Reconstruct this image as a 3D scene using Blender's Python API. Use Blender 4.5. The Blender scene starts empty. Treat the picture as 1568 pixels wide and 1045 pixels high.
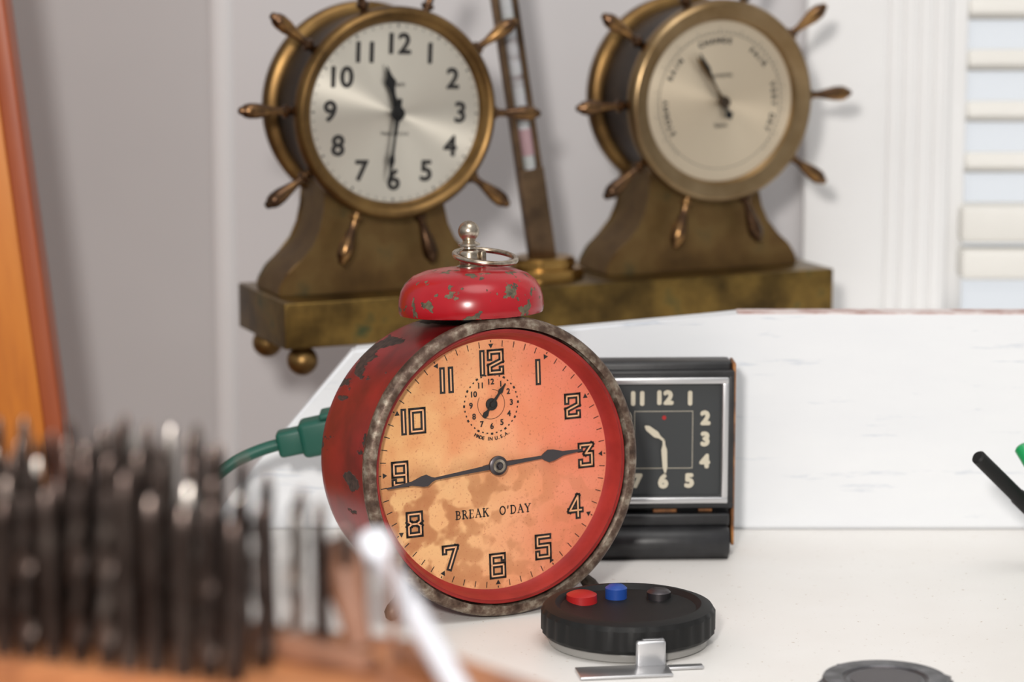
import bpy, bmesh, math, random
from mathutils import Vector, Matrix, Euler
random.seed(7)
S = bpy.context.scene
S.view_settings.view_transform = 'Standard'
S.view_settings.look = 'None'
COL = S.collection
rad = math.radians

# ------------------------------------------------------------------ materials
def newmat(name):
    m = bpy.data.materials.new(name); m.use_nodes = True
    nt = m.node_tree
    return m, nt, nt.nodes['Principled BSDF']

def plain(name, c, rough=.5, metal=0., **kw):
    m, nt, b = newmat(name)
    b.inputs['Base Color'].default_value = (*c, 1)
    b.inputs['Roughness'].default_value = rough
    b.inputs['Metallic'].default_value = metal
    for k, v in kw.items():
        b.inputs[k.replace('_', ' ')].default_value = v
    return m

def noise(nt, scale, detail=4, rough=.6, stretch=None, dist=0, off=None):
    tc = nt.nodes.new('ShaderNodeTexCoord')
    src = tc.outputs['Object']
    if stretch or off:
        mp = nt.nodes.new('ShaderNodeMapping'); mp.inputs['Scale'].default_value = stretch or (1, 1, 1)
        if off: mp.inputs['Location'].default_value = off
        nt.links.new(src, mp.inputs['Vector']); src = mp.outputs['Vector']
    n = nt.nodes.new('ShaderNodeTexNoise')
    n.inputs['Scale'].default_value = scale; n.inputs['Detail'].default_value = detail
    n.inputs['Roughness'].default_value = rough; n.inputs['Distortion'].default_value = dist
    nt.links.new(src, n.inputs['Vector'])
    return n.outputs['Fac']

def ramp(nt, fac, stops):
    r = nt.nodes.new('ShaderNodeValToRGB')
    while len(r.color_ramp.elements) < len(stops): r.color_ramp.elements.new(.5)
    for e, (p, c) in zip(r.color_ramp.elements, stops):
        e.position = p; e.color = (*c, 1) if len(c) == 3 else c
    nt.links.new(fac, r.inputs['Fac'])
    return r.outputs['Color']

def mixc(nt, fac, a, b):
    m = nt.nodes.new('ShaderNodeMix'); m.data_type = 'RGBA'
    nt.links.new(fac, m.inputs['Factor'])
    for sock, v in ((m.inputs['A'], a), (m.inputs['B'], b)):
        if isinstance(v, tuple): sock.default_value = (*v, 1)
        else: nt.links.new(v, sock)
    return m.outputs['Result']

def bump(nt, b, fac, strength=.3, dist=.0005):
    n = nt.nodes.new('ShaderNodeBump'); n.inputs['Strength'].default_value = strength
    n.inputs['Distance'].default_value = dist
    nt.links.new(fac, n.inputs['Height']); nt.links.new(n.outputs['Normal'], b.inputs['Normal'])

def varied(name, stops, scale, rough=.5, metal=0., detail=4, stretch=None, bmp=0, bdist=.0005, roughstops=None, dist=0):
    m, nt, b = newmat(name)
    f = noise(nt, scale, detail, stretch=stretch, dist=dist)
    nt.links.new(ramp(nt, f, stops), b.inputs['Base Color'])
    b.inputs['Metallic'].default_value = metal; b.inputs['Roughness'].default_value = rough
    if roughstops:
        nt.links.new(ramp(nt, f, [(p, (v, v, v)) for p, v in roughstops]), b.inputs['Roughness'])
    if bmp: bump(nt, b, f, bmp, bdist)
    return m

def chipped(name, c1, c2, chipa, chipb, scale, thr, rough=.3, stretch=None, off=None):
    m, nt, b = newmat(name)
    f1 = noise(nt, 45, 3)
    base = ramp(nt, f1, [(.35, c1), (.65, c2)])
    f2 = noise(nt, scale, 4, .55, stretch=stretch, off=off)
    mask = ramp(nt, f2, [(thr, (0, 0, 0)), (thr + .012, (1, 1, 1))])
    f3 = noise(nt, 420, 3)
    chip = ramp(nt, f3, [(.35, chipa), (.65, chipb)])
    nt.links.new(mixc(nt, mask, base, chip), b.inputs['Base Color'])
    nt.links.new(ramp(nt, mask, [(0, (rough,)*3), (1, (.7, .7, .7))]), b.inputs['Roughness'])
    inv = ramp(nt, mask, [(0, (1, 1, 1)), (1, (0, 0, 0))])
    bump(nt, b, inv, .6, .0003)
    return m

M = {}
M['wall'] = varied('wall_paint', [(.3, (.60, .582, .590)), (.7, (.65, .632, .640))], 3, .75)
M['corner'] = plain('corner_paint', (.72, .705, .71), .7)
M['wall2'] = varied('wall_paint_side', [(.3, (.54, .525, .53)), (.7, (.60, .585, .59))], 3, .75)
M['trim'] = varied('trim_white', [(.3, (.86, .855, .85)), (.7, (.92, .915, .91))], 6, .45)
M['slat'] = varied('shutter_cream', [(.3, (.80, .78, .73)), (.7, (.88, .86, .81))], 12, .5)
M['pane'] = plain('window_glass', (.95, .97, 1), .05, 0, Alpha=.08)
M['floor'] = varied('floor_wood', [(.3, (.18, .10, .05)), (.7, (.28, .17, .09))], 5, .5, stretch=(1, 12, 1))
def tablemat():
    m, nt, b = newmat('table_white_paint')
    base = ramp(nt, noise(nt, 8, 4), [(.3, (.80, .77, .73)), (.7, (.86, .84, .81))])
    sp = ramp(nt, noise(nt, 420, 2), [(.68, (0, 0, 0)), (.74, (1, 1, 1))])
    nt.links.new(mixc(nt, sp, base, (.55, .47, .40)), b.inputs['Base Color'])
    b.inputs['Roughness'].default_value = .45
    bump(nt, b, noise(nt, 150, 3), .15, .0004)
    return m
M['table'] = tablemat()
def boardmat():
    m, nt, b = newmat('board_white_paint')
    base = ramp(nt, noise(nt, 9, 4, stretch=(.6, 1, 2)), [(.3, (.75, .77, .80)), (.7, (.83, .845, .86))])
    sc = ramp(nt, noise(nt, 24, 6, .7, stretch=(.7, 1, 7)), [(.60, (0, 0, 0)), (.68, (1, 1, 1))])
    nt.links.new(mixc(nt, sc, base, (.60, .64, .70)), b.inputs['Base Color'])
    b.inputs['Roughness'].default_value = .5
    return m
M['board'] = boardmat()
M['edgepink'] = varied('board_worn_edge', [(.4, (.50, .33, .30)), (.6, (.75, .66, .64))], 60, .6)
M['redbell'] = chipped('red_enamel_bell', (.30, .003, .008), (.40, .006, .013), (.05, .04, .025), (.15, .12, .07), 165, .590, .24, off=(.31, .12, .02))
M['redbody'] = chipped('red_enamel_body', (.13, .006, .007), (.27, .010, .011), (.02, .012, .010), (.07, .04, .03), 75, .570, .36, stretch=(1, .45, 1))
M['redring'] = varied('red_inner_ring', [(.3, (.24, .012, .010)), (.7, (.38, .026, .02))], 60, .55)
M['rust'] = varied('rusted_rim', [(.32, (.045, .025, .016)), (.45, (.10, .060, .042)), (.54, (.18, .13, .095)), (.64, (.32, .27, .21)), (.72, (.12, .05, .03))], 190, .5, .45, 5, bmp=.8, bdist=.0005)
M['nickel'] = varied('aged_nickel', [(.35, (.20, .15, .10)), (.6, (.58, .51, .42))], 180, .3, 1.)
M['steel'] = plain('dark_steel', (.10, .09, .095), .4, .9)
M['black'] = plain('black_ink', (.012, .010, .009), .6)
M['softblack'] = plain('black_paint', (.007, .007, .007), .55, 0, Specular_IOR_Level=.3)
def dialmat():
    m, nt, b = newmat('salmon_dial_paper')
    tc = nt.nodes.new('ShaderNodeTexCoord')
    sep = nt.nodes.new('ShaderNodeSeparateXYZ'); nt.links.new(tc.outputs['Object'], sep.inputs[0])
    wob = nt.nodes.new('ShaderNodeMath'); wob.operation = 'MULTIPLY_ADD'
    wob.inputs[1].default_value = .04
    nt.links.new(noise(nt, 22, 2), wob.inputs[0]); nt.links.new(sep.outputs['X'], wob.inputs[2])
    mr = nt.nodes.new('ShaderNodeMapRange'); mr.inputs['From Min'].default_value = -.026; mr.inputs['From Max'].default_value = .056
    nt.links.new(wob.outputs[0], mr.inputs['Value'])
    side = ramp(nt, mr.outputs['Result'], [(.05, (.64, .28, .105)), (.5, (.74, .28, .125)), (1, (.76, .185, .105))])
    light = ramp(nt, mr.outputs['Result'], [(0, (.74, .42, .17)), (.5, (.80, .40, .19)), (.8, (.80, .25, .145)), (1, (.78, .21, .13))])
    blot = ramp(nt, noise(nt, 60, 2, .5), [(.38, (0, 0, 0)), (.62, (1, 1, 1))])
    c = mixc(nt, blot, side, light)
    # cloudy water stains on the lower half
    st = ramp(nt, noise(nt, 115, 2, .45, off=(.2, 0, .1)), [(.46, (0, 0, 0)), (.53, (.75, .75, .75)), (.60, (.85, .85, .85))])
    inv = nt.nodes.new('ShaderNodeMapRange'); inv.inputs['From Min'].default_value = .006; inv.inputs['From Max'].default_value = -.010
    nt.links.new(sep.outputs['Z'], inv.inputs['Value'])
    mul = nt.nodes.new('ShaderNodeMath'); mul.operation = 'MULTIPLY'
    nt.links.new(st, mul.inputs[0]); nt.links.new(inv.outputs['Result'], mul.inputs[1])
    inx = nt.nodes.new('ShaderNodeMapRange'); inx.inputs['From Min'].default_value = .85; inx.inputs['From Max'].default_value = .40
    inx.inputs['To Min'].default_value = .30
    nt.links.new(mr.outputs['Result'], inx.inputs['Value'])
    mul2 = nt.nodes.new('ShaderNodeMath'); mul2.operation = 'MULTIPLY'
    nt.links.new(mul.outputs[0], mul2.inputs[0]); nt.links.new(inx.outputs['Result'], mul2.inputs[1])
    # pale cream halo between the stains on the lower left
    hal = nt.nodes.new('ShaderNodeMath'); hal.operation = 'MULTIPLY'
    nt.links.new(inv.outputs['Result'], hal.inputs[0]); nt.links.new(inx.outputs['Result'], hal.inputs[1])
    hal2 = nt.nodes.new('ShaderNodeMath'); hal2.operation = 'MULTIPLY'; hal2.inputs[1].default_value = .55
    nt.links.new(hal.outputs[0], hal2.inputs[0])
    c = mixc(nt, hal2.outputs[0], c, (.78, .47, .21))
    c = mixc(nt, mul2.outputs[0], c, (.42, .155, .055))
    spk = ramp(nt, noise(nt, 1100, 2), [(.60, (0, 0, 0)), (.72, (.6, .6, .6))])
    c = mixc(nt, spk, c, (.42, .12, .055))
    nt.links.new(c, b.inputs['Base Color']); b.inputs['Roughness'].default_value = .75
    return m
M['dial'] = dialmat()
M['diallight'] = plain('numeral_inlay', (.80, .42, .22), .7)
M['brass'] = varied('aged_brass', [(.3, (.07, .042, .018)), (.5, (.19, .11, .042)), (.7, (.30, .18, .065))], 30, .38, 1., 5)
M['brassdk'] = varied('tarnished_brass', [(.3, (.042, .034, .030)), (.55, (.075, .058, .046)), (.75, (.15, .105, .065))], 28, .42, 1., 5)
M['brassbase'] = varied('olive_brass', [(.3, (.055, .034, .013)), (.45, (.14, .087, .026)), (.60, (.25, .155, .042)), (.72, (.09, .10, .045))], 42, .34, .9, 6)
M['brassped'] = varied('brown_brass', [(.3, (.085, .048, .020)), (.5, (.16, .092, .032)), (.62, (.20, .125, .045)), (.72, (.10, .09, .045))], 34, .46, .75, 6)
M['bronze'] = varied('bronze_spokes', [(.3, (.045, .027, .017)), (.5, (.12, .066, .037)), (.66, (.38, .21, .08))], 75, .26, 1.)
M['post'] = varied('bronze_post', [(.3, (.09, .06, .04)), (.6, (.22, .14, .08))], 60, .35, 1.)
M['gold'] = varied('polished_brass', [(.3, (.30, .17, .05)), (.7, (.55, .34, .11))], 30, .3, 1.)
def silverdial(name, col, rough=.34, an=.85):
    m, nt, b = newmat(name)
    b.inputs['Base Color'].default_value = (*col, 1)
    b.inputs['Metallic'].default_value = .85
    b.inputs['Roughness'].default_value = rough
    b.inputs['Anisotropic'].default_value = an
    b.inputs['Anisotropic Rotation'].default_value = .25
    t = nt.nodes.new('ShaderNodeTangent'); t.direction_type = 'RADIAL'; t.axis = 'Y'
    nt.links.new(t.outputs['Tangent'], b.inputs['Tangent'])
    return m
M['silver'] = silverdial('silvered_dial', (.80, .75, .65), .32, .85)
M['silver2'] = silverdial('silvered_dial_warm', (.80, .68, .51), .42, .7)
M['bezelbarom'] = varied('worn_bezel', [(.3, (.20, .125, .055)), (.7, (.38, .27, .15))], 30, .3, 1.)
M['green'] = plain('green_rubber', (.005, .085, .058), .45)
M['greenb'] = plain('green_plastic', (.01, .3, .09), .3)
M['leather'] = varied('black_leather', [(.3, (.008, .008, .009)), (.7, (.022, .022, .024))], 90, .42, bmp=.3)
M['tan'] = varied('worn_leather_edge', [(.3, (.08, .035, .015)), (.48, (.28, .11, .035)), (.62, (.46, .20, .06))], 90, .6)
M['chrome'] = plain('satin_chrome', (.62, .62, .63), .3, .9)
M['dialblack'] = plain('black_dial', (.03, .034, .036), .5)
M['cream'] = plain('cream_lume', (.60, .55, .43), .6)
M['bitdark'] = varied('drill_steel', [(.3, (.045, .028, .023)), (.55, (.12, .09, .078)), (.75, (.30, .25, .22))], 60, .32, .9)
M['bitlight'] = varied('drill_steel_bright', [(.3, (.28, .24, .2)), (.7, (.62, .58, .55))], 60, .3, .95)
M['wood'] = varied('stand_wood', [(.3, (.09, .03, .015)), (.43, (.24, .085, .033)), (.56, (.42, .17, .065)), (.68, (.19, .065, .026))], 30, .5, 0, 5, stretch=(1, 2, 2))
M['wooddk'] = varied('tool_handle_wood', [(.3, (.06, .026, .018)), (.5, (.18, .08, .045)), (.7, (.30, .14, .085))], 50, .5, 0, 5)
M['orange'] = varied('varnished_wood', [(.3, (.48, .13, .015)), (.5, (.64, .20, .02)), (.7, (.72, .26, .035))], 14, .35, 0, 5, stretch=(4, 4, .5))
M['redwood'] = varied('mahogany_edge', [(.3, (.30, .06, .02)), (.7, (.42, .10, .03))], 14, .4, 0, 5, stretch=(4, 4, .5))
M['white'] = plain('white_plastic', (.70, .72, .78), .3)
M['hex'] = varied('nut_steel', [(.3, (.05, .05, .055)), (.6, (.16, .16, .17)), (.8, (.3, .3, .3))], 120, .4, .8, bmp=.4)
M['redp'] = plain('red_plastic', (.40, .012, .012), .4)
M['bluep'] = plain('blue_plastic', (.012, .06, .30), .4)
M['glassgrey'] = plain('clear_plastic', (.35, .34, .32), .15, 0, Alpha=.8)
M['tubewhite'] = varied('thermometer_scale', [(.35, (.18, .14, .13)), (.5, (.50, .50, .52)), (.7, (.40, .44, .40))], 70, .25, 0, 3, stretch=(.2, .2, 1))
M['tubepink'] = plain('thermometer_spirit', (.42, .27, .29), .3)

# ------------------------------------------------------------------ geometry helpers
def link(ob, parent=None):
    COL.objects.link(ob)
    if parent is not None: ob.parent = parent
    return ob

def empty(name, loc=(0, 0, 0), rot=(0, 0, 0), parent=None):
    e = bpy.data.objects.new(name, None); e.empty_display_size = .01
    e.location = loc; e.rotation_euler = rot
    return link(e, parent)

def from_bm(name, bm, mat, parent=None, smooth=False, loc=(0, 0, 0), rot=(0, 0, 0), angle=40):
    bmesh.ops.recalc_face_normals(bm, faces=bm.faces)
    me = bpy.data.meshes.new(name); bm.to_mesh(me); bm.free()
    mats = mat if isinstance(mat, (list, tuple)) else [mat]
    for m in mats: me.materials.append(m)
    if smooth:
        for p in me.polygons: p.use_smooth = True
        me.set_sharp_from_angle(angle=rad(angle))
    ob = bpy.data.objects.new(name, me); ob.location = loc; ob.rotation_euler = rot
    return link(ob, parent)

def add_lathe(bm, prof, axis='Z', seg=64, mi=0, mtx=None):
    rings = []
    for r, h in prof:
        if r < 1e-7:
            p = (0, 0, h) if axis == 'Z' else (0, h, 0)
            rings.append([bm.verts.new(p)])
        else:
            ring = []
            for i in range(seg):
                a = 2*math.pi*i/seg
                c, s = r*math.cos(a), r*math.sin(a)
                ring.append(bm.verts.new((c, s, h) if axis == 'Z' else (c, h, s)))
            rings.append(ring)
    for a, b in zip(rings, rings[1:]):
        for i in range(seg):
            j = (i+1) % seg
            if len(a) == 1 and len(b) == 1: continue
            if len(a) == 1: f = bm.faces.new((a[0], b[i], b[j]))
            elif len(b) == 1: f = bm.faces.new((a[i], a[j], b[0]))
            else: f = bm.faces.new((a[i], a[j], b[j], b[i]))
            f.material_index = mi
    if mtx is not None:
        vs = [v for r in rings for v in r]
        bmesh.ops.transform(bm, matrix=mtx, verts=vs)

def lathe(name, prof, mat, parent=None, axis='Z', seg=64, loc=(0, 0, 0), rot=(0, 0, 0), angle=40):
    bm = bmesh.new(); add_lathe(bm, prof, axis, seg)
    return from_bm(name, bm, mat, parent, True, loc, rot, angle)

def add_box(bm, lo, hi, bev=0, mi=0, mtx=None):
    r = bmesh.ops.create_cube(bm, size=1)
    vs = r['verts']
    for v in vs:
        v.co = Vector(((v.co.x+.5)*(hi[0]-lo[0])+lo[0], (v.co.y+.5)*(hi[1]-lo[1])+lo[1], (v.co.z+.5)*(hi[2]-lo[2])+lo[2]))
    if mtx is not None: bmesh.ops.transform(bm, matrix=mtx, verts=vs)
    es = list({e for v in vs for e in v.link_edges})
    fs = {f for v in vs for f in v.link_faces}
    for f in fs: f.material_index = mi
    if bev:
        bmesh.ops.bevel(bm, geom=es, offset=bev, segments=3, affect='EDGES', profile=.5, material=mi)

def box(name, lo, hi, mat, parent=None, bev=0, loc=(0, 0, 0), rot=(0, 0, 0)):
    bm = bmesh.new(); add_box(bm, lo, hi, bev)
    return from_bm(name, bm, mat, parent, bev > 0, loc, rot)

def prism(name, pts, a, b, mat, parent=None, axis='Y', bev=0, loc=(0, 0, 0), rot=(0, 0, 0), smooth=False, angle=30):
    bm = bmesh.new()
    mk = (lambda p, h: (p[0], h, p[1])) if axis == 'Y' else (lambda p, h: (p[0], p[1], h))
    A = [bm.verts.new(mk(p, a)) for p in pts]; B = [bm.verts.new(mk(p, b)) for p in pts]
    bm.faces.new(A); bm.faces.new(B[::-1])
    n = len(pts)
    for i in range(n): bm.faces.new((A[i], A[(i+1) % n], B[(i+1) % n], B[i]))
    if bev:
        bmesh.ops.bevel(bm, geom=list(bm.edges), offset=bev, segments=2, affect='EDGES')
    return from_bm(name, bm, mat, parent, smooth or bev > 0, loc, rot, angle)

def add_seg(bm, p, q, w, y, ext=None, th=.00008):
    p = Vector(p); q = Vector(q); d = (q-p)
    if d.length < 1e-9: return
    d.normalize(); n = Vector((-d.y, d.x))*w/2
    e = d*(w/2 if ext is None else ext)
    p2, q2 = p-e, q+e
    c = [p2+n, q2+n, q2-n, p2-n]
    A = [bm.verts.new((v.x, y, v.y)) for v in c]; B = [bm.verts.new((v.x, y+th, v.y)) for v in c]
    bm.faces.new(A)
    for i in range(4): bm.faces.new((A[i], A[(i+1) % 4], B[(i+1) % 4], B[i]))

def strokes(name, polys, mat, parent, y):
    bm = bmesh.new()
    for pts, w in polys:
        for p, q in zip(pts, pts[1:]): add_seg(bm, p, q, w, y)
    return from_bm(name, bm, mat, parent)

def text(name, s, size, loc, rotz, mat, parent, bold=0, ext=.00005):
    cu = bpy.data.curves.new(name, 'FONT'); cu.body = s; cu.size = size
    cu.align_x = 'CENTER'; cu.align_y = 'CENTER'; cu.extrude = ext
    tmp = bpy.data.objects.new(name+'_tmp', cu); COL.objects.link(tmp)
    bpy.context.view_layer.update()
    me = bpy.data.meshes.new_from_object(tmp.evaluated_get(bpy.context.evaluated_depsgraph_get()))
    bpy.data.objects.remove(tmp)
    if bold:
        bm = bmesh.new()
        for k in range(8):
            t = me.copy()
            a = k*math.pi/4
            t.transform(Matrix.Translation((bold*math.cos(a), bold*math.sin(a), k*.000002)))
            bm.from_mesh(t)
        bm.from_mesh(me)
        bm.to_mesh(me); bm.free()
    me.transform(Matrix.Rotation(rad(90), 4, 'X') @ Matrix.Rotation(rotz, 4, 'Z'))
    me.materials.clear(); me.materials.append(mat)
    ob = bpy.data.objects.new(name, me); ob.location = loc
    return link(ob, parent)

def tube(name, pts, r, mat, parent=None, cyclic=False, bez=True):
    cu = bpy.data.curves.new(name, 'CURVE'); cu.dimensions = '3D'
    cu.bevel_depth = r; cu.bevel_resolution = 5; cu.resolution_u = 12; cu.use_fill_caps = True
    sp = cu.splines.new('NURBS' if bez else 'POLY'); sp.points.add(len(pts)-1)
    for p, c in zip(sp.points, pts): p.co = (*c, 1)
    sp.use_cyclic_u = cyclic
    if bez: sp.order_u = 3; sp.use_endpoint_u = not cyclic
    cu.materials.append(mat)
    tmp = bpy.data.objects.new(name+'_tmp', cu); COL.objects.link(tmp)
    bpy.context.view_layer.update()
    me = bpy.data.meshes.new_from_object(tmp.evaluated_get(bpy.context.evaluated_depsgraph_get()))
    bpy.data.objects.remove(tmp)
    for p in me.polygons: p.use_smooth = True
    ob = bpy.data.objects.new(name, me)
    return link(ob, parent)

def hand(name, shape, ang, mat, parent, y, th=.0004, loc=(0, 0)):
    pts = [(w, l) for l, w in shape] + [(-w, l) for l, w in reversed(shape) if w > 1e-6]
    c, s = math.cos(-ang), math.sin(-ang)
    P = [(x*c - z*s + loc[0], x*s + z*c + loc[1]) for x, z in pts]
    return prism(name, P, y, y+th, mat, parent)

def add_rod(bm, p, q, prof, seg=12, mi=0):
    p = Vector(p); q = Vector(q); d = (q-p).normalized()
    m = Matrix.Translation(p) @ d.to_track_quat('Z', 'Y').to_matrix().to_4x4()
    add_lathe(bm, [(r, h) for h, r in prof], 'Z', seg, mi, m)

# ------------------------------------------------------------------ camera
PITCH = 9.91
CZ = .2965
cam = bpy.data.cameras.new('camera'); cam.lens = 100; cam.sensor_width = 36
cam.dof.use_dof = True; cam.dof.focus_distance = 1.09; cam.dof.aperture_fstop = 9.5
cam.clip_start = .01
co = bpy.data.objects.new('camera', cam); co.location = (0, 0, CZ); co.rotation_euler = (rad(90-PITCH), 0, 0)
link(co); S.camera = co

# ------------------------------------------------------------------ room
WY = 1.52
box('floor', (-2.5, -1.5, -.80), (2.5, 3, -.75), M['floor'])
bm = bmesh.new()
add_box(bm, (-.158, WY, -.75), (.232, WY+.1, 1.5))
add_box(bm, (.232, WY, -.75), (1.6, WY+.1, .0))
add_box(bm, (.232, WY, .95), (1.6, WY+.1, 1.5))
add_box(bm, (.75, WY, .0), (1.6, WY+.1, .95))
from_bm('wall_back', bm, M['wall'])
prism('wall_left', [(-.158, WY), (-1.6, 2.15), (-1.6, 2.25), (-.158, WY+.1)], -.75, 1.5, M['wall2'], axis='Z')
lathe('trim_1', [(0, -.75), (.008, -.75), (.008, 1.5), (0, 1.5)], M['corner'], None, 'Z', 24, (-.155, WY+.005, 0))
bm = bmesh.new()
add_box(bm, (.1555, WY-.012, -.2), (.1985, WY, 1.05), .002)
add_box(bm, (.198, WY-.0105, -.2), (.232, WY, 1.05), .0)
x = .199
for i in range(4):
    add_box(bm, (x, WY-.0125, -.2), (x+.0072, WY-.008, 1.05), .0018); x += .0081
from_bm('trim_2', bm, M['trim'], None, True)
w = empty('window_1', (0, WY, 0))
bm = bmesh.new()
add_box(bm, (.233, .0, 0), (.243, .05, .95), .001)
add_box(bm, (.60, .0, 0), (.75, .05, .95), .001)
add_box(bm, (.243, .0, .87), (.60, .05, .95), .001)
add_box(bm, (.243, .0, 0), (.60, .05, .025), .001)
from_bm('frame', bm, M['trim'], w, True)
bm = bmesh.new()
z = .1294
while z < .86:
    add_box(bm, (.243, -.002, -.0046), (.60, .018, .0046), .002, mtx=Matrix.Translation((0, 0, z)) @ Matrix.Rotation(rad(-14), 4, 'X'))
    z += .0275
add_box(bm, (.240, -.012, .086), (.60, .010, .106), .003)
add_box(bm, (.240, -.016, .0665), (.60, .006, .083), .003)
from_bm('shutter_slats', bm, M['slat'], w, True)
box('glass', (.243, .040, .025), (.60, .043, .87), M['pane'], w)

# table + raised shelf + board
prism('table', [(-.21, .42), (.75, .42), (.75, 1.2154+.012), (-.14, 1.2154+.012)], -.035, 0, M['table'], axis='Z', bev=.002)
bm = bmesh.new()
for px, py in ((-.15, .48), (.68, .48), (.68, 1.15), (-.10, 1.15)):
    add_box(bm, (px-.02, py-.02, -.75), (px+.02, py+.02, -.034), .002)
legs = from_bm('table_legs', bm, M['table'], bpy.data.objects['table'], True)
box('shelf', (-.068, 1.2284, -.75), (.75, WY-.0128, .049), M['trim'], None, .001)
bp = [(-.136, 0.0002), (-.1212, .0177), (-.0692, .0801), (.0979, .0959), (.70, .0959), (.70, .0002)]
prism('white_backboard', bp, 1.2154, 1.2274, M['board'], bev=.0012)
pb = bpy.data.objects['white_backboard']
bm = bmesh.new()
add_box(bm, (.0979, 1.2158, .0955), (.69, 1.2270, .0964), 0)
from_bm('worn_edge', bm, M['edgepink'], pb)

# ------------------------------------------------------------------ alarm clock
AC = empty('alarm_clock', (-.0024, 1.0745, .0590), (rad(-4), 0, rad(26)))
lathe('case_drum', [(.054, .004), (.0550, .007), (.0553, .012), (.0553, .050), (.0547, .0545), (.0530, .0580), (.0500, .0605), (.047, .0612), (.0455, .0625), (0, .0625)], M['redbody'], AC, 'Y', 128)
lathe('case_lip', [(.0552, .0065), (.0562, .0068), (.0562, .0098), (.0552, .0104)], M['redbody'], AC, 'Y', 128)
prof = []
for i in range(17):
    a = math.pi*(-.62) + i*(2*math.pi*.83)/16
    prof.append((.0555+.0031*math.cos(a), .0032+.0032*math.sin(a)))
rim = lathe('rusted_rim', prof, M['rust'], AC, 'Y', 160)
for v in rim.data.vertices:
    a = math.atan2(v.co.z, v.co.x)
    k = 1+.0015*math.sin(5*a+1)+.0008*math.sin(13*a)
    v.co.x *= k; v.co.z *= k
lathe('inner_ring', [(.0536, .0030), (.0522, .0030), (.0512, .0052), (.0506, .0086), (.0490, .0104)], M['redring'], AC, 'Y', 128)
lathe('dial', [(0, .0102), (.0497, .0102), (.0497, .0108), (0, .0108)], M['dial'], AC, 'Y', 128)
Y0 = .0101
DIG = {
 '1': [[(.5, 0), (.5, 1)]],
 '2': [[(0, .72), (0, 1), (1, 1), (1, .56), (0, .32), (0, 0), (1, 0), (1, .16)]],
 '3': [[(0, .8), (0, 1), (1, 1), (.45, .58), (1, .58), (1, 0), (0, 0), (0, .2)]],
 '4': [[(.72, 0), (.72, 1), (0, .3), (1, .3)]],
 '5': [[(1, 1), (0, 1), (0, .56), (1, .56), (1, 0), (0, 0), (0, .2)]],
 '6': [[(1, .84), (1, 1), (0, 1), (0, 0), (1, 0), (1, .54), (0, .54)]],
 '7': [[(0, .8), (0, 1), (1, 1), (.4, 0)]],
 '8': [[(0, 0), (1, 0), (1, .40), (.74, .52), (1, .64), (1, 1), (0, 1), (0, .64), (.26, .52), (0, .40), (0, 0)], [(.26, .52), (.74, .52)]],
 '9': [[(0, .16), (0, 0), (1, 0), (1, 1), (0, 1), (0, .46), (1, .46)]],
 '0': [[(0, 0), (1, 0), (1, 1), (0, 1), (0, 0)]]}
outer, inner = [], []
H, W = .0080, .0050
for n in range(1, 13):
    a = rad(30*n)
    cx, cz = .0402*math.sin(a), .0401*math.cos(a)
    s = str(n); adv = [(.0036 if ch == '1' else W+.0028) for ch in s]
    tot = sum(adv); x = cx - tot/2
    if n in (10, 11): x += .0008
    for ch, ad in zip(s, adv):
        ww = W if ch != '1' else 0
        x0 = x + (ad-ww)/2
        for pl in DIG[ch]:
            pts = [(x0+(p[0] if ch != '1' else 0)*W, cz-H/2+p[1]*H) for p in pl]
            outer.append((pts, .0023)); inner.append((pts, .00060))
        x += ad
strokes('numerals', outer, M['black'], AC, Y0-.00005)
strokes('numeral_inlay', inner, M['diallight'], AC, Y0-.00012)
bm = bmesh.new()
for i in range(60):
    a = rad(6*i); d = Vector((math.sin(a), math.cos(a)))
    if i % 5: add_seg(bm, d*.0462, d*.0486, .00032, Y0, 0)
    else:
        n = Vector((d.y, -d.x))
        p = [d*.0456, d*.0474+n*.0011, d*.0474-n*.0011]
        bm.faces.new([bm.verts.new((v.x, Y0-.00003, v.y)) for v in p])
        add_seg(bm, d*.0480, d*.0488, .0004, Y0, 0)
from_bm('minute_track', bm, M['black'], AC)
sx, sz = -.0006, .0238
bm = bmesh.new()
c = Vector((sx, sz))
for i in range(48):
    a0, a1 = rad(7.5*i), rad(7.5*(i+1))
    if 0 < i < 40:
        add_seg(bm, (sx+.0058*math.sin(a0), sz+.0058*math.cos(a0)), (sx+.0058*math.sin(a1), sz+.0058*math.cos(a1)), .00018, Y0)
for i in range(36):
    a = rad(10*i); d = Vector((math.sin(a), math.cos(a)))
    add_seg(bm, c+d*.0112, c+d*(.0117 if i % 3 else .0120), .0007 if i % 3 else .0010, Y0, 0)
from_bm('alarm_track', bm, M['black'], AC)
for n in range(1, 13):
    a = rad(30*n)
    text('alarm_numeral', str(n), .0031, (sx+.0087*math.sin(a), Y0-.00005, sz+.0087*math.cos(a)), 0, M['black'], AC, .00009)
ms = "MADE IN U.S.A."
for i, ch in enumerate(ms):
    if ch == ' ': continue
    a = rad(180+31-62*i/(len(ms)-1))
    text('made_in_text', ch, .0019, (sx+.0136*math.sin(a), Y0-.00005, sz+.0136*math.cos(a)), -(a-math.pi), M['black'], AC, .00006)
def arc(cx, cy, rx, ry, a0, a1, n=10):
    return [(cx+rx*math.cos(rad(a0+(a1-a0)*i/n)), cy+ry*math.sin(rad(a0+(a1-a0)*i/n))) for i in range(n+1)]
TK, TN = .18, .08
def stem(x): return [([(x, 0), (x, 1)], TK), ([(x-.16, 0), (x+.16, 0)], TN), ([(x-.16, 1), (x+.16, 1)], TN)]
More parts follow.
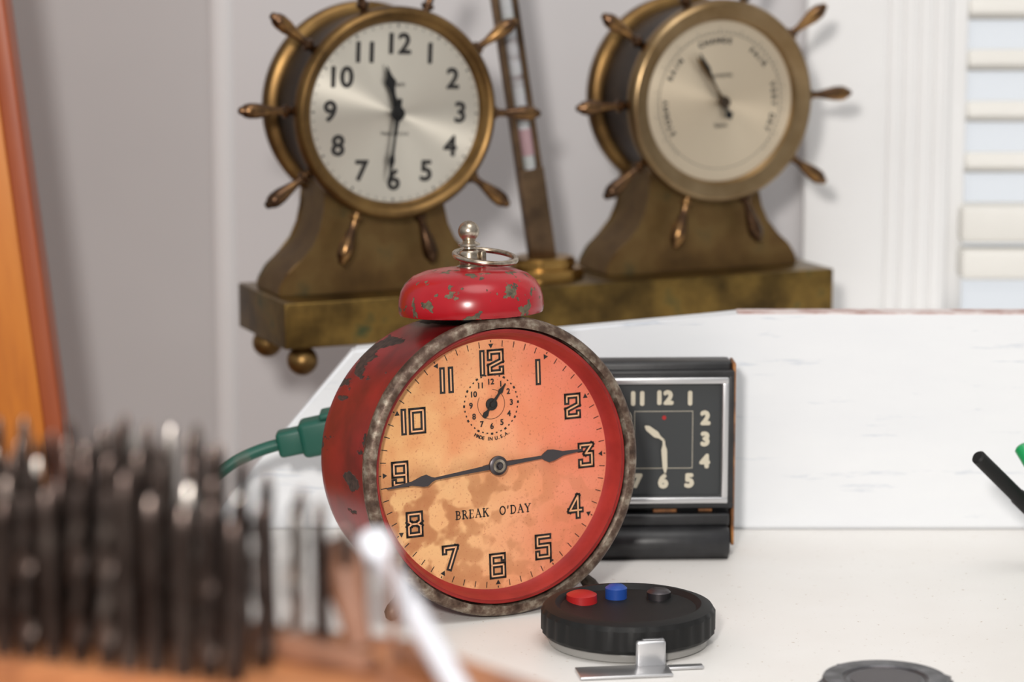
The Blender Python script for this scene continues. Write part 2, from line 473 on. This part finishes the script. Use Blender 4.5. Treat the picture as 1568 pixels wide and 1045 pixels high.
L = {
 'B': (.78, stem(.2)+[([(.2, 1)]+arc(.38, .76, .22, .24, 90, -90)+[(.2, .52)], TN*1.3), ([(.2, .52)]+arc(.42, .26, .26, .26, 90, -90)+[(.2, 0)], TN*1.3)]),
 'R': (.85, stem(.2)+[([(.2, 1)]+arc(.38, .76, .22, .24, 90, -90)+[(.2, .52)], TN*1.3), ([(.42, .5), (.74, 0)], TK)]),
 'E': (.75, stem(.2)+[([(.2, 1), (.62, 1), (.62, .82)], TN), ([(.2, .52), (.5, .52)], TN), ([(.2, 0), (.64, 0), (.64, .2)], TN)]),
 'A': (.90, [([(.12, 0), (.42, 1)], TN), ([(.42, 1), (.76, 0)], TK), ([(.24, .36), (.62, .36)], TN), ([(.0, 0), (.24, 0)], TN), ([(.6, 0), (.9, 0)], TN)]),
 'K': (.92, stem(.2)+[([(.24, .42), (.7, 1)], TN), ([(.4, .6), (.76, 0)], TK), ([(.6, 1), (.84, 1)], TN), ([(.62, 0), (.9, 0)], TN)]),
 'O': (.95, [(arc(.45, .5, .36, .5, 0, 360, 20), TK*.8)]),
 "'": (.3, [([(.14, 1), (.1, .72)], TK*.8)]),
 'D': (.92, stem(.2)+[([(.2, 1)]+arc(.42, .5, .36, .5, 90, -90)+[(.2, 0)], TK*.7)]),
 'Y': (.85, [([(.1, 1), (.42, .45)], TK), ([(.42, .45), (.74, 1)], TN), ([(.42, .5), (.42, 0)], TK), ([(.28, 0), (.58, 0)], TN), ([(0, 1), (.24, 1)], TN), ([(.62, 1), (.86, 1)], TN)]),
 ' ': (1.2, [])}
ts = "BREAK O'DAY"; sc = .0031
tw = sum(L[ch][0]+.12 for ch in ts)*sc
x = -tw/2 - .0010; pl = []
for ch in ts:
    for pts, wd_ in L[ch][1]:
        pl.append(([(x+p[0]*sc, -.0200+p[1]*sc) for p in pts], wd_*sc))
    x += (L[ch][0]+.12)*sc
strokes('dial_lettering', pl, M['black'], AC, Y0-.00005)
hand('minute_hand', [(-.008, .0006), (0, .0011), (.010, .0008), (.027, .0005), (.0285, .0010), (.0305, .0023), (.0325, .0021), (.037, .0008), (.0475, .0003)], rad(264.5), M['steel'], AC, Y0-.0034)
hand('hour_hand', [(-.006, .0007), (0, .0012), (.010, .0008), (.0195, .0006), (.0205, .0014), (.0225, .0025), (.0250, .0022), (.029, .0009), (.0375, .0004)], rad(86), M['steel'], AC, Y0-.0024)
hand('alarm_hand', [(-.0062, .0007), (-.0045, .0011), (-.003, .0004), (0, .0006), (.005, .0004), (.0062, .0010), (.008, .0004), (.0098, .0002)], rad(38), M['black'], AC, Y0-.0010, loc=(sx, sz))
lathe('alarm_arbor', [(0, -.0016), (.0010, -.0016), (.0012, -.0008), (.0024, -.0006), (.0024, 0), (0, 0)], M['black'], AC, 'Y', 24, (sx, Y0, sz))
lathe('center_nut', [(0, -.0056), (.0010, -.0056), (.0011, -.0044), (.0032, -.0042), (.0038, -.0038), (.0038, -.0026), (.0022, -.0022), (.0022, 0)], M['steel'], AC, 'Y', 24, (0, Y0, 0))
lathe('center_ring', [(.0016, -.0046), (.0026, -.0046), (.0026, -.0041)], M['nickel'], AC, 'Y', 24, (0, Y0, 0))
BY = .027
BC = (0, BY, .0003)
lathe('bell', [(.0255, .0590), (.0272, .0578), (.0281, .0580), (.0285, .0590), (.0286, .0610), (.0283, .0642), (.0274, .0674), (.0256, .0704), (.0226, .0729), (.0182, .0746), (.0130, .0755), (.007, .0760), (0, .0761)], M['redbell'], AC, 'Z', 96, BC)
lathe('bell_inside', [(.0262, .0590), (.0240, .066), (.015, .070), (0, .071)], M['steel'], AC, 'Z', 48, BC)
lathe('bell_post', [(.004, .052), (.004, .072)], M['steel'], AC, 'Z', 24, BC)
lathe('bell_finial', [(.0052, .0756), (.0052, .0764), (.0038, .0770), (.0040, .0776), (.0040, .0818), (.0035, .0826), (.0021, .0832), (.0020, .0838), (.0043, .0844), (.0043, .0852), (.0030, .0858), (.0024, .0863)] +
      [(.0042*math.sin(rad(a)), .0901-.0042*math.cos(rad(a))) for a in (40, 60, 80, 90, 100, 120, 140, 160, 180)], M['nickel'], AC, 'Z', 32, BC)
ring = []
for i in range(32):
    a = 2*math.pi*i/32; ring.append((.0122*math.cos(a), .0122*math.sin(a), 0))
rg = tube('carry_ring', ring, .0011, M['nickel'], AC, True)
rg.location = (.0064, BY-.001, .0800); rg.rotation_euler = (rad(10), rad(3), 0)
box('ring_lug', (-.0012, -.002, 0), (.0012, .002, .006), M['nickel'], AC, .0006, (.0044, BY-.002, .0765))
for sgn in (-1, 1):
    bm = bmesh.new()
    add_rod(bm, (.033*sgn, .018, -.041), (.0460*sgn, .014, -.0572), [(0, .0030), (.004, .0032), (.006, .0024), (.009, .0026), (.012, .0022), (.016, .0030), (.0185, .0028), (.0203, .0012), (.0205, 0)], 20)
    from_bm('foot', bm, M['brassdk'], AC, True)
for kx, kz in ((-.018, -.010), (.016, -.012), (0, .022)):
    lathe('winding_key', [(.002, .061), (.002, .068), (.006, .069), (.006, .071), (0, .071)], M['brassdk'], AC, 'Y', 20, (kx, 0, kz))

# ------------------------------------------------------------------ brass base with ship wheel instruments
BO = Vector((-.1059, 1.3085, .0635)); YAW = rad(22.9)
R = Matrix.Rotation(YAW, 3, 'Z')
def bw(lx, ly, lz): return BO + R @ Vector((lx, ly, lz))
base = empty('brass_desk_base', BO, (0, 0, YAW))
bm = bmesh.new(); add_box(bm, (0, 0, 0), (.2914, .072, .0218), .0008)
from_bm('plinth', bm, M['brassbase'], base, True)
for fx in (.0115, .280):
    for fy in (.0095, .0625):
        pr = [(.0040, .0002), (.0045, -.0010)] + [(.0074*math.sin(rad(a)), -.0072+.0072*math.cos(rad(a))) for a in (35, 50, 65, 80, 90, 105, 120, 140, 160, 180)]
        lathe('ball_foot', pr, M['brass'], base, 'Z', 32, (fx, fy, 0))

def ship_instrument(name, lx, lz, roll, kind):
    rt = empty(name, bw(lx, 0, lz), (0, 0, YAW))
    wh = empty('wheel_group', (0, 0, 0), (0, rad(roll), 0), rt)
    k = 1.01
    dr = .0426 if kind == 'clock' else .0400
    lathe('bezel', [(dr-.0006, .0048), (dr, .0032), (dr+.0010, .0018), (dr+.0022, .0016), (.0455*k, .0002), (.0470*k, -.0002), (.0485*k, .0006), (.0495*k, .0024), (.0495*k, .0060), (.0480*k, .0078), (.0465*k, .0084), (.0450*k, .0086)],
          M['brass'] if kind == 'clock' else M['bezelbarom'], wh, 'Y', 128)
    lathe('drum', [(.0450, .0080), (.0450, .050), (.040, .052), (0, .052)], M['brassdk'], wh, 'Y', 96)
    lathe('wheel_ring', [(.0449, .009), (.0475, .0095), (.0475, .0150), (.0449, .0155)], M['brassdk'], wh, 'Y', 96)
    lathe('back_flange', [(.0449, .046), (.0485, .0465), (.0500, .048), (.0503, .051), (.0495, .055), (.046, .0565), (0, .0565)], M['brass'], wh, 'Y', 96)
    lathe('dial', [(0, .0042), (dr, .0042), (dr, .005), (0, .005)], M['silver'] if kind == 'clock' else M['silver2'], wh, 'Y', 96)
    bm = bmesh.new()
    for i in range(10):
        a = rad(36*i); d = Vector((math.cos(a), 0, math.sin(a)))
        p = d*.0450 + Vector((0, .0098, 0))
        add_rod(bm, p, p+d+Vector((0, -.05, 0)), [(0, .0020), (.006, .0019), (.0068, .0031), (.0082, .0032), (.0092, .0019), (.0125, .0018), (.0165, .0026), (.0215, .0036), (.0255, .0037), (.0280, .0030), (.0290, .0020), (.0300, .0019), (.0308, .0012), (.031, 0)], 16)
    from_bm('spokes', bm, M['bronze'], wh, True)
    zb = .0218 - lz
    hw = [(.0535, 0), (.0530, .0045), (.0490, .0110), (.0420, .0170), (.0355, .0235), (.0320, .031), (.0300, .040), (.0300, .048), (.031, .054)]
    pts = [(w_, zb+h) for w_, h in hw] + [(-w_, zb+h) for w_, h in reversed(hw)]
    prism('pedestal', pts, .0205, .0560, M['brassped'], rt, smooth=True, bev=.0007)
    yd = .0041
    if kind == 'clock':
        for n in range(1, 13):
            a = rad(30*n)
            text('numeral', str(n), .0134, (.0326*math.sin(a), yd-.0001, .0320*math.cos(a)), 0, M['black'], wh, .00042)
        bm = bmesh.new()
        for i in range(60):
            a = rad(6*i); d = Vector((math.sin(a), math.cos(a)))
            add_seg(bm, d*.0402, d*.0416, .0008 if i % 5 == 0 else .0003, yd, 0)
        from_bm('minute_track', bm, M['black'], wh)
        text('maker_text', 'Salem', .0036, (0, yd-.0001, .0135), 0, M['black'], wh)
        text('maker_text_small', 'Made in U.S.A.', .0024, (0, yd-.0001, -.0098), 0, M['black'], wh)
        hand('hour_hand', [(-.004, .0012), (0, .0016), (.009, .0011), (.0120, .0016), (.0150, .0029), (.0180, .0014), (.0228, .0002)], rad(-15), M['softblack'], wh, yd-.0025)
        hand('minute_hand', [(-.007, .0011), (0, .0013), (.012, .0006), (.019, .0007), (.0225, .0015), (.0260, .0007), (.0325, .0002)], rad(186), M['softblack'], wh, yd-.0034)
        lathe('hub', [(0, -.0050), (.0014, -.0048), (.0018, -.0036), (.0034, -.0034), (.0034, -.0018), (.0020, 0)], M['softblack'], wh, 'Y', 24, (0, yd, 0))
    else:
        bm = bmesh.new()
        for i in range(-34, 35):
            a = rad(4*i); d = Vector((math.sin(a), math.cos(a)))
            add_seg(bm, d*.0335, d*(.0352 if i % 5 else .0362), .00028, yd, 0)
        for i in range(60):
            a0, a1 = rad(6*i), rad(6*i+6)
            add_seg(bm, (.0334*math.sin(a0), .0334*math.cos(a0)), (.0334*math.sin(a1), .0334*math.cos(a1)), .00020, yd)
        from_bm('scale_ticks', bm, M['black'], wh)
        words = ("STORMY", -104), ("RAIN", -56), ("CHANGE", -5), ("FAIR", 45), ("VERY DRY", 98)
        for wd_, a0 in words:
            for i, ch in enumerate(wd_):
                if ch == ' ': continue
                a = rad(a0 + (i-(len(wd_)-1)/2)*6.2)
                text('scale_letter', ch, .0038, (.0298*math.sin(a), yd-.0001, .0298*math.cos(a)), -a, M['black'], wh, .00014)
        text('maker_text', 'BAROMETER', .0024, (0, yd-.0001, .0125), 0, M['black'], wh)
        text('maker_text_small', 'Salem', .0030, (0, yd-.0001, -.012), 0, M['black'], wh)
        hand('needle', [(-.010, .0002), (-.0075, .0024), (-.0055, .0008), (0, .0013), (.008, .0005), (.014, .0007), (.0185, .0016), (.0270, .0003)], rad(-27), M['softblack'], wh, yd-.0030)
        hand('set_needle', [(0, .0006), (.012, .0004), (.024, .0010), (.027, .0002)], rad(-33), M['brass'], wh, yd-.0044)
        lathe('hub', [(0, -.0060), (.0026, -.0058), (.0030, -.0040), (.0016, -.0034), (.0016, 0)], M['brassdk'], wh, 'Y', 24, (0, yd, 0))
    return rt
ship_instrument('ship_wheel_clock', .0574, .1087, 2.5, 'clock')
ship_instrument('ship_wheel_barometer', .2281, .1083, -1, 'barometer')

# thermometer standing between
th = empty('brass_thermometer', bw(.1440, .030, .0218), (0, 0, YAW))
def octa(r): return [(r*math.cos(rad(22.5+45*i)), r*.85*math.sin(rad(22.5+45*i))) for i in range(8)]
prism('plinth', octa(.0215), 0, .0050, M['gold'], th, 'Z', bev=.001)
prism('plinth_step', octa(.0175), .0050, .0105, M['gold'], th, 'Z', bev=.0015)
ps = empty('post', (0, 0, .009), (0, rad(-9), 0), th)
bm = bmesh.new()
add_box(bm, (-.0064, -.002, 0), (-.0034, .002, .175), .0006)
add_box(bm, (.0034, -.002, 0), (.0064, .002, .175), .0006)
add_box(bm, (-.0064, .001, 0), (.0064, .003, .175), .0004)
add_box(bm, (-.0066, -.003, -.001), (.0066, .003, .046), .0006)
from_bm('post_frame', bm, M['post'], ps, True)
lathe('tube', [(0, .045), (.0028, .046), (.0031, .048), (.0031, .165), (0, .167)], M['tubewhite'], ps, 'Z', 20, (0, -.0008, 0))
lathe('spirit', [(0, .052), (.0033, .053), (.0033, .066), (0, .067)], M['tubepink'], ps, 'Z', 20, (0, -.0009, 0))

# ------------------------------------------------------------------ travel clock
TC = empty('travel_alarm_clock', (.0636, 1.166, 0), (0, 0, rad(2)))
zc = .0503
bm = bmesh.new(); add_box(bm, (-.0300, .006, .002), (.0290, .019, .0828), .0015)
from_bm('case_back', bm, M['leather'], TC, True)
bm = bmesh.new(); add_box(bm, (.0291, .004, .004), (.0305, .018, .0825), .0006)
add_box(bm, (-.004, .003, .0185), (.006, .007, .0215), .0005)
add_box(bm, (.015, .003, .0190), (.021, .007, .0212), .0005)
from_bm('worn_edge', bm, M['tan'], TC, True)
bm = bmesh.new()
def frame(bm, o, i, y0, y1, bev):
    add_box(bm, (-o, y0, zc+i), (o, y1, zc+o), bev); add_box(bm, (-o, y0, zc-o), (o, y1, zc-i), bev)
    add_box(bm, (-o, y0, zc-i-.0005), (-i, y1, zc+i+.0005), bev); add_box(bm, (i, y0, zc-i-.0005), (o, y1, zc+i+.0005), bev)
frame(bm, .0270, .0242, -.0010, .007, .0006)
from_bm('chrome_frame', bm, M['chrome'], TC, True)
bm = bmesh.new(); frame(bm, .0295, .0268, .001, .0075, .0006)
from_bm('leather_frame', bm, M['leather'], TC, True)
box('dial_ground', (-.0243, .0030, zc-.0243), (.0243, .0065, zc+.0243), M['dialblack'], TC)
box('dial', (-.0235, .0022, zc-.0235), (.0235, .0030, zc+.0235), M['dialblack'], TC)
sq = {1: (.0110, .0175), 2: (.0175, .0090), 3: (.0175, 0), 4: (.0175, -.0095), 5: (.0110, -.0178), 6: (0, -.0180), 7: (-.011, -.0178), 8: (-.0175, -.0095), 9: (-.0175, 0), 10: (-.0175, .009), 11: (-.0110, .0175), 12: (0, .0178)}
for n, (px, pz) in sq.items():
    text('numeral', str(n), .0076, (px, .0019, zc+pz), 0, M['cream'], TC, .00055)
bm = bmesh.new(); s = .0122
for p, q_ in (((-s, -s), (s, -s)), ((s, -s), (s, s)), ((s, s), (-s, s)), ((-s, s), (-s, -s))):
    add_seg(bm, (p[0], p[1]+zc), (q_[0], q_[1]+zc), .0002, .0021)
from_bm('square_track', bm, M['cream'], TC)
hand('hour_hand', [(0, .0005), (.002, .0006), (.004, .0014), (.0085, .0012), (.010, .0003)], rad(-52), M['cream'], TC, .0010, loc=(0, zc))
hand('minute_hand', [(0, .0005), (.002, .0006), (.004, .0012), (.0115, .0010), (.0140, .0003)], rad(177), M['cream'], TC, .0005, loc=(0, zc))
lathe('alarm_dot', [(0, 0), (.0009, 0), (.0009, .0005)], M['redp'], TC, 'Y', 12, (.0002, .0018, zc+.0095))
bm = bmesh.new()
add_lathe(bm, [(0, -.0285), (.0060, -.0285), (.0068, -.0275), (.0068, .0265), (.0060, .0275), (0, .0275)], 'Z', 32, 0, Matrix.Translation((0, -.001, .0070)) @ Matrix.Rotation(rad(90), 4, 'Y'))
add_box(bm, (-.029, -.004, 0), (.0275, .016, .0030), .001)
add_box(bm, (-.0285, -.001, .0135), (.0278, .008, .0190), .001)
from_bm('rolled_cover', bm, M['leather'], TC, True)

# ------------------------------------------------------------------ green cord with plug
gc = empty('green_extension_cord')
tube('cord', [(-.165, 1.02, .003), (-.168, 1.08, .003), (-.160, 1.12, .004), (-.146, 1.150, .018), (-.125, 1.165, .036), (-.108, 1.170, .0455), (-.096, 1.172, .0480)], .0026, M['green'], gc)
bm = bmesh.new()
mt = Matrix.Translation((-.0985, 1.172, .0475)) @ Matrix.Rotation(rad(-12), 4, 'Y')
add_box(bm, (0, -.005, -.0055), (.012, .005, .0055), .0018, mtx=mt)
add_box(bm, (.010, -.007, -.0075), (.036, .007, .0080), .0025, mtx=mt)
add_box(bm, (.020, -.0075, .0075), (.030, .0075, .0100), .0010, mtx=mt)
from_bm('plug', bm, M['green'], gc, True)
tube('cord_end', [(-.066, 1.173, .0535), (-.050, 1.175, .055), (-.035, 1.178, .045), (-.028, 1.18, .015), (-.010, 1.18, .003), (.02, 1.18, .003)], .0026, M['green'], gc)

# ------------------------------------------------------------------ pocket compass
PC = empty('pocket_compass', (.0437, 1.0370, 0), (0, 0, rad(8)))
lathe('clear_base', [(0, 0), (.0285, 0), (.0300, .0008), (.0300, .0035), (.0290, .0045)], M['glassgrey'], PC, 'Z', 64)
bm = bmesh.new()
add_lathe(bm, [(.0285, .0036), (.0315, .0040), (.0326, .0054), (.0326, .0128), (.0316, .0145), (.0295, .0153), (.0275, .0155), (.0255, .0138), (.018, .0126), (0, .0126)], 'Z', 192)
for v in bm.verts:
    r = math.hypot(v.co.x, v.co.y)
    if r > .032:
        a = math.atan2(v.co.y, v.co.x); kk = 1+.008*math.sin(30*a); v.co.x *= kk; v.co.y *= kk
from_bm('ribbed_bezel', bm, M['softblack'], PC, True, angle=25)
lathe('red_marker', [(0, .0166), (.0042, .0164), (.0058, .0156), (.006, .0125)], M['redp'], PC, 'Z', 24, (-.0155, .0135, 0))
lathe('blue_button', [(0, .0180), (.0028, .0177), (.0042, .0166), (.0042, .0125)], M['bluep'], PC, 'Z', 24, (-.0015, .0175, 0))
lathe('grey_button', [(0, .0164), (.0036, .0161), (.0046, .0152), (.0046, .0125)], M['steel'], PC, 'Z', 24, (.0145, .0145, 0))
bm = bmesh.new()
add_box(bm, (-.0035, -.0365, .0005), (.0075, -.0335, .0105), .001)
add_box(bm, (-.0010, -.0340, .0085), (.0075, -.030, .0105), .0006)
add_box(bm, (-.0260, -.0480, .0003), (.0080, -.0345, .0014), .0004)
add_box(bm, (.008, -.040, .0003), (.021, -.036, .0014), .0004)
from_bm('metal_clip', bm, M['chrome'], PC, True)

# ------------------------------------------------------------------ hex nut
HN = empty('hex_nut', (.1275, .937, 0), (0, 0, rad(8)))
R6 = .0258
pts = [(R6*math.cos(rad(60*i)), R6*math.sin(rad(60*i))) for i in range(6)]
prism('body', pts, 0, .0155, M['hex'], HN, 'Z', bev=.0022)
lathe('threaded_bore', [(.0150, .0156), (.0138, .0158), (.0120, .0140), (.0120, .0157), (0, .0157)], M['steel'], HN, 'Z', 48)
lathe('top_washer_face', [(.0215, .0154), (.0212, .0161), (.0148, .0161), (.014, .0154)], M['hex'], HN, 'Z', 48)

# ------------------------------------------------------------------ pens at the right
bm = bmesh.new()
add_rod(bm, (.1880, 1.1247, .0528), (.2365, 1.158, .0032), [(0, 0), (.0001, .0022), (.001, .0030), (.030, .0031), (.031, .0035), (.066, .0033), (.072, .0016), (.0765, .0006), (.077, 0)], 20)
from_bm('marker_pen', bm, M['softblack'], None, True)
bm = bmesh.new()
add_rod(bm, (.2095, 1.146, .0525), (.2380, 1.108, .0040), [(0, 0), (.0001, .0024), (.001, .0034), (.030, .0036), (.031, .0040), (.056, .0038), (.063, .0016), (.0655, .0006), (.066, 0)], 20)
from_bm('marker_pen.001', bm, M['greenb'], None, True)

# ------------------------------------------------------------------ orange wooden plank on the left
pl = empty('wooden_plank', (-.1316, 1.33, -.75), (0, rad(-6.1), 0))
bm = bmesh.new(); add_box(bm, (-.16, 0, .02), (-.0088, .018, 1.5), .001)
from_bm('board', bm, M['orange'], pl, True)
bm = bmesh.new(); add_box(bm, (-.009, -.002, .012), (.0, .020, 1.5), .0015)
from_bm('edge_moulding', bm, M['redwood'], pl, True)

# ------------------------------------------------------------------ drill bit stand (foreground)
DS = empty('drill_bit_stand')
e1 = Vector((-.926, .377)); n1 = Vector((-.377, -.926))
B0 = Vector((-.022, .628))
def q(s, o):
    v = B0 + e1*s + n1*o; return (v.x, v.y)
C0 = (.012, .587)
prism('wood_block', [q(0, 0), q(.20, 0), q(.20, .060), (C0[0]-.04, C0[1]-.012), C0], .0, .118, M['wood'], DS, 'Z', bev=.002)
prism('front_step', [q(.01, .060), q(.20, .060), q(.20, .085), q(.01, .085)], .0, .106, M['wood'], DS, 'Z', bev=.002)
def zt(x):
    K = [(-.20, .157), (-.125, .1605), (-.105, .163), (-.086, .1665), (-.07, .1635), (-.054, .157), (-.042, .150), (-.03, .138)]
    for (x0, z0), (x1, z1) in zip(K, K[1:]):
        if x0 <= x <= x1: return z0+(z1-z0)*(x-x0)/(x1-x0)
    return .135
bm = bmesh.new()
def drill(bm, x, y, z0, z1, r, mi, tx, ty):
    nl = 16; rings = []
    sh = random.random() < .6
    for l in range(nl+1):
        f = l/nl; z = z0+(z1-z0)*f; ring = []
        rr = r if f < .97 else r*.45
        for i in range(10):
            a = 2*math.pi*i/10
            kk = 1 if sh else (1 if (i % 5) < 3 else .65)
            tw = f*9
            ring.append(bm.verts.new((x+tx*f+rr*kk*math.cos(a+tw), y+ty*f+rr*kk*math.sin(a+tw), z)))
        rings.append(ring)
    for a, b in zip(rings, rings[1:]):
        for i in range(10):
            f_ = bm.faces.new((a[i], a[(i+1) % 10], b[(i+1) % 10], b[i])); f_.material_index = mi
    f_ = bm.faces.new(rings[-1]); f_.material_index = mi
for row in range(5):
    s = .0145 + row*.0019
    rr = (.0015, .0016, .0018, .0020, .0022)[row]
    while s < .172:
        x, y = q(s, .005+row*.0105)
        zz = zt(x) + random.uniform(-.003, .0015) - row*.0014
        drill(bm, x, y, .112, zz, rr*random.uniform(.9, 1.1), 1 if random.random() < .14 else 0, random.uniform(-.001, .001), random.uniform(-.001, .001))
        s += random.uniform(.0058, .0070)
from_bm('drill_bits', bm, [M['bitdark'], M['bitlight']], DS, True)
bm = bmesh.new()
add_rod(bm, (-.034, .620, .117), (-.041, .640, .141), [(0, .003), (.010, .0035), (.018, .0052), (.024, .0052), (.028, .003), (.0281, 0)], 16)
add_rod(bm, (-.026, .606, .117), (-.0265, .610, .146), [(0, .0010), (.026, .0008), (.030, .0005), (.0301, 0)], 12)
add_rod(bm, (-.030, .600, .119), (-.052, .612, .121), [(0, 0), (.0005, .0030), (.020, .0038), (.024, .0030), (.0241, 0)], 16)
add_rod(bm, (-.012, .590, .1195), (-.030, .618, .1205), [(0, 0), (.0005, .0020), (.020, .0022), (.024, .0010), (.0241, 0)], 16)
from_bm('burr_tools', bm, M['wooddk'], DS, True)

# ------------------------------------------------------------------ white stylus lying on the block
bm = bmesh.new()
a = Vector((-.0085, .560, .1220)); b = Vector((-.0335, .672, .1285))
add_rod(bm, a, b, [(0, 0), (.0005, .0024), (.06, .0030), (.098, .0030), (.102, .0022), (.105, .0042), (.109, .0052), (.114, .0052), (.118, .0036), (.1195, 0)], 24)
from_bm('white_stylus', bm, M['white'], None, True)

# ------------------------------------------------------------------ lights
def area(name, loc, target, size, energy, col=(1, 1, 1)):
    l = bpy.data.lights.new(name, 'AREA'); l.shape = 'DISK'; l.size = size; l.energy = energy; l.color = col
    o = bpy.data.objects.new(name, l); o.location = loc
    o.rotation_euler = (Vector(target)-Vector(loc)).to_track_quat('-Z', 'Y').to_euler()
    link(o)
area('flash_lamp', (-.12, -.05, .48), (0, 1.25, .08), .10, 9.4, (1, .955, .905))
area('ceiling_lamp', (.2, .6, 1.6), (.1, 1.2, 0), 1.0, 8.5, (1, .975, .94))

wd = bpy.data.worlds.new('world'); S.world = wd; wd.use_nodes = True
nt = wd.node_tree; bg = nt.nodes['Background']
tc = nt.nodes.new('ShaderNodeTexCoord'); sp = nt.nodes.new('ShaderNodeSeparateXYZ')
nt.links.new(tc.outputs['Generated'], sp.inputs[0])
mr = nt.nodes.new('ShaderNodeMapRange'); mr.inputs['From Min'].default_value = -1; mr.inputs['From Max'].default_value = 1
nt.links.new(sp.outputs['Z'], mr.inputs['Value'])
c = ramp(nt, mr.outputs['Result'], [(0, (.10, .085, .075)), (.42, (.24, .23, .22)), (.55, (.55, .555, .56)), (1, (.86, .86, .87))])
mr2 = nt.nodes.new('ShaderNodeMapRange'); mr2.inputs['From Min'].default_value = .6; mr2.inputs['From Max'].default_value = .9
nt.links.new(sp.outputs['Y'], mr2.inputs['Value'])
nt.links.new(mixc(nt, mr2.outputs['Result'], c, (1.14, 1.18, 1.23)), bg.inputs['Color'])
bg.inputs['Strength'].default_value = .72
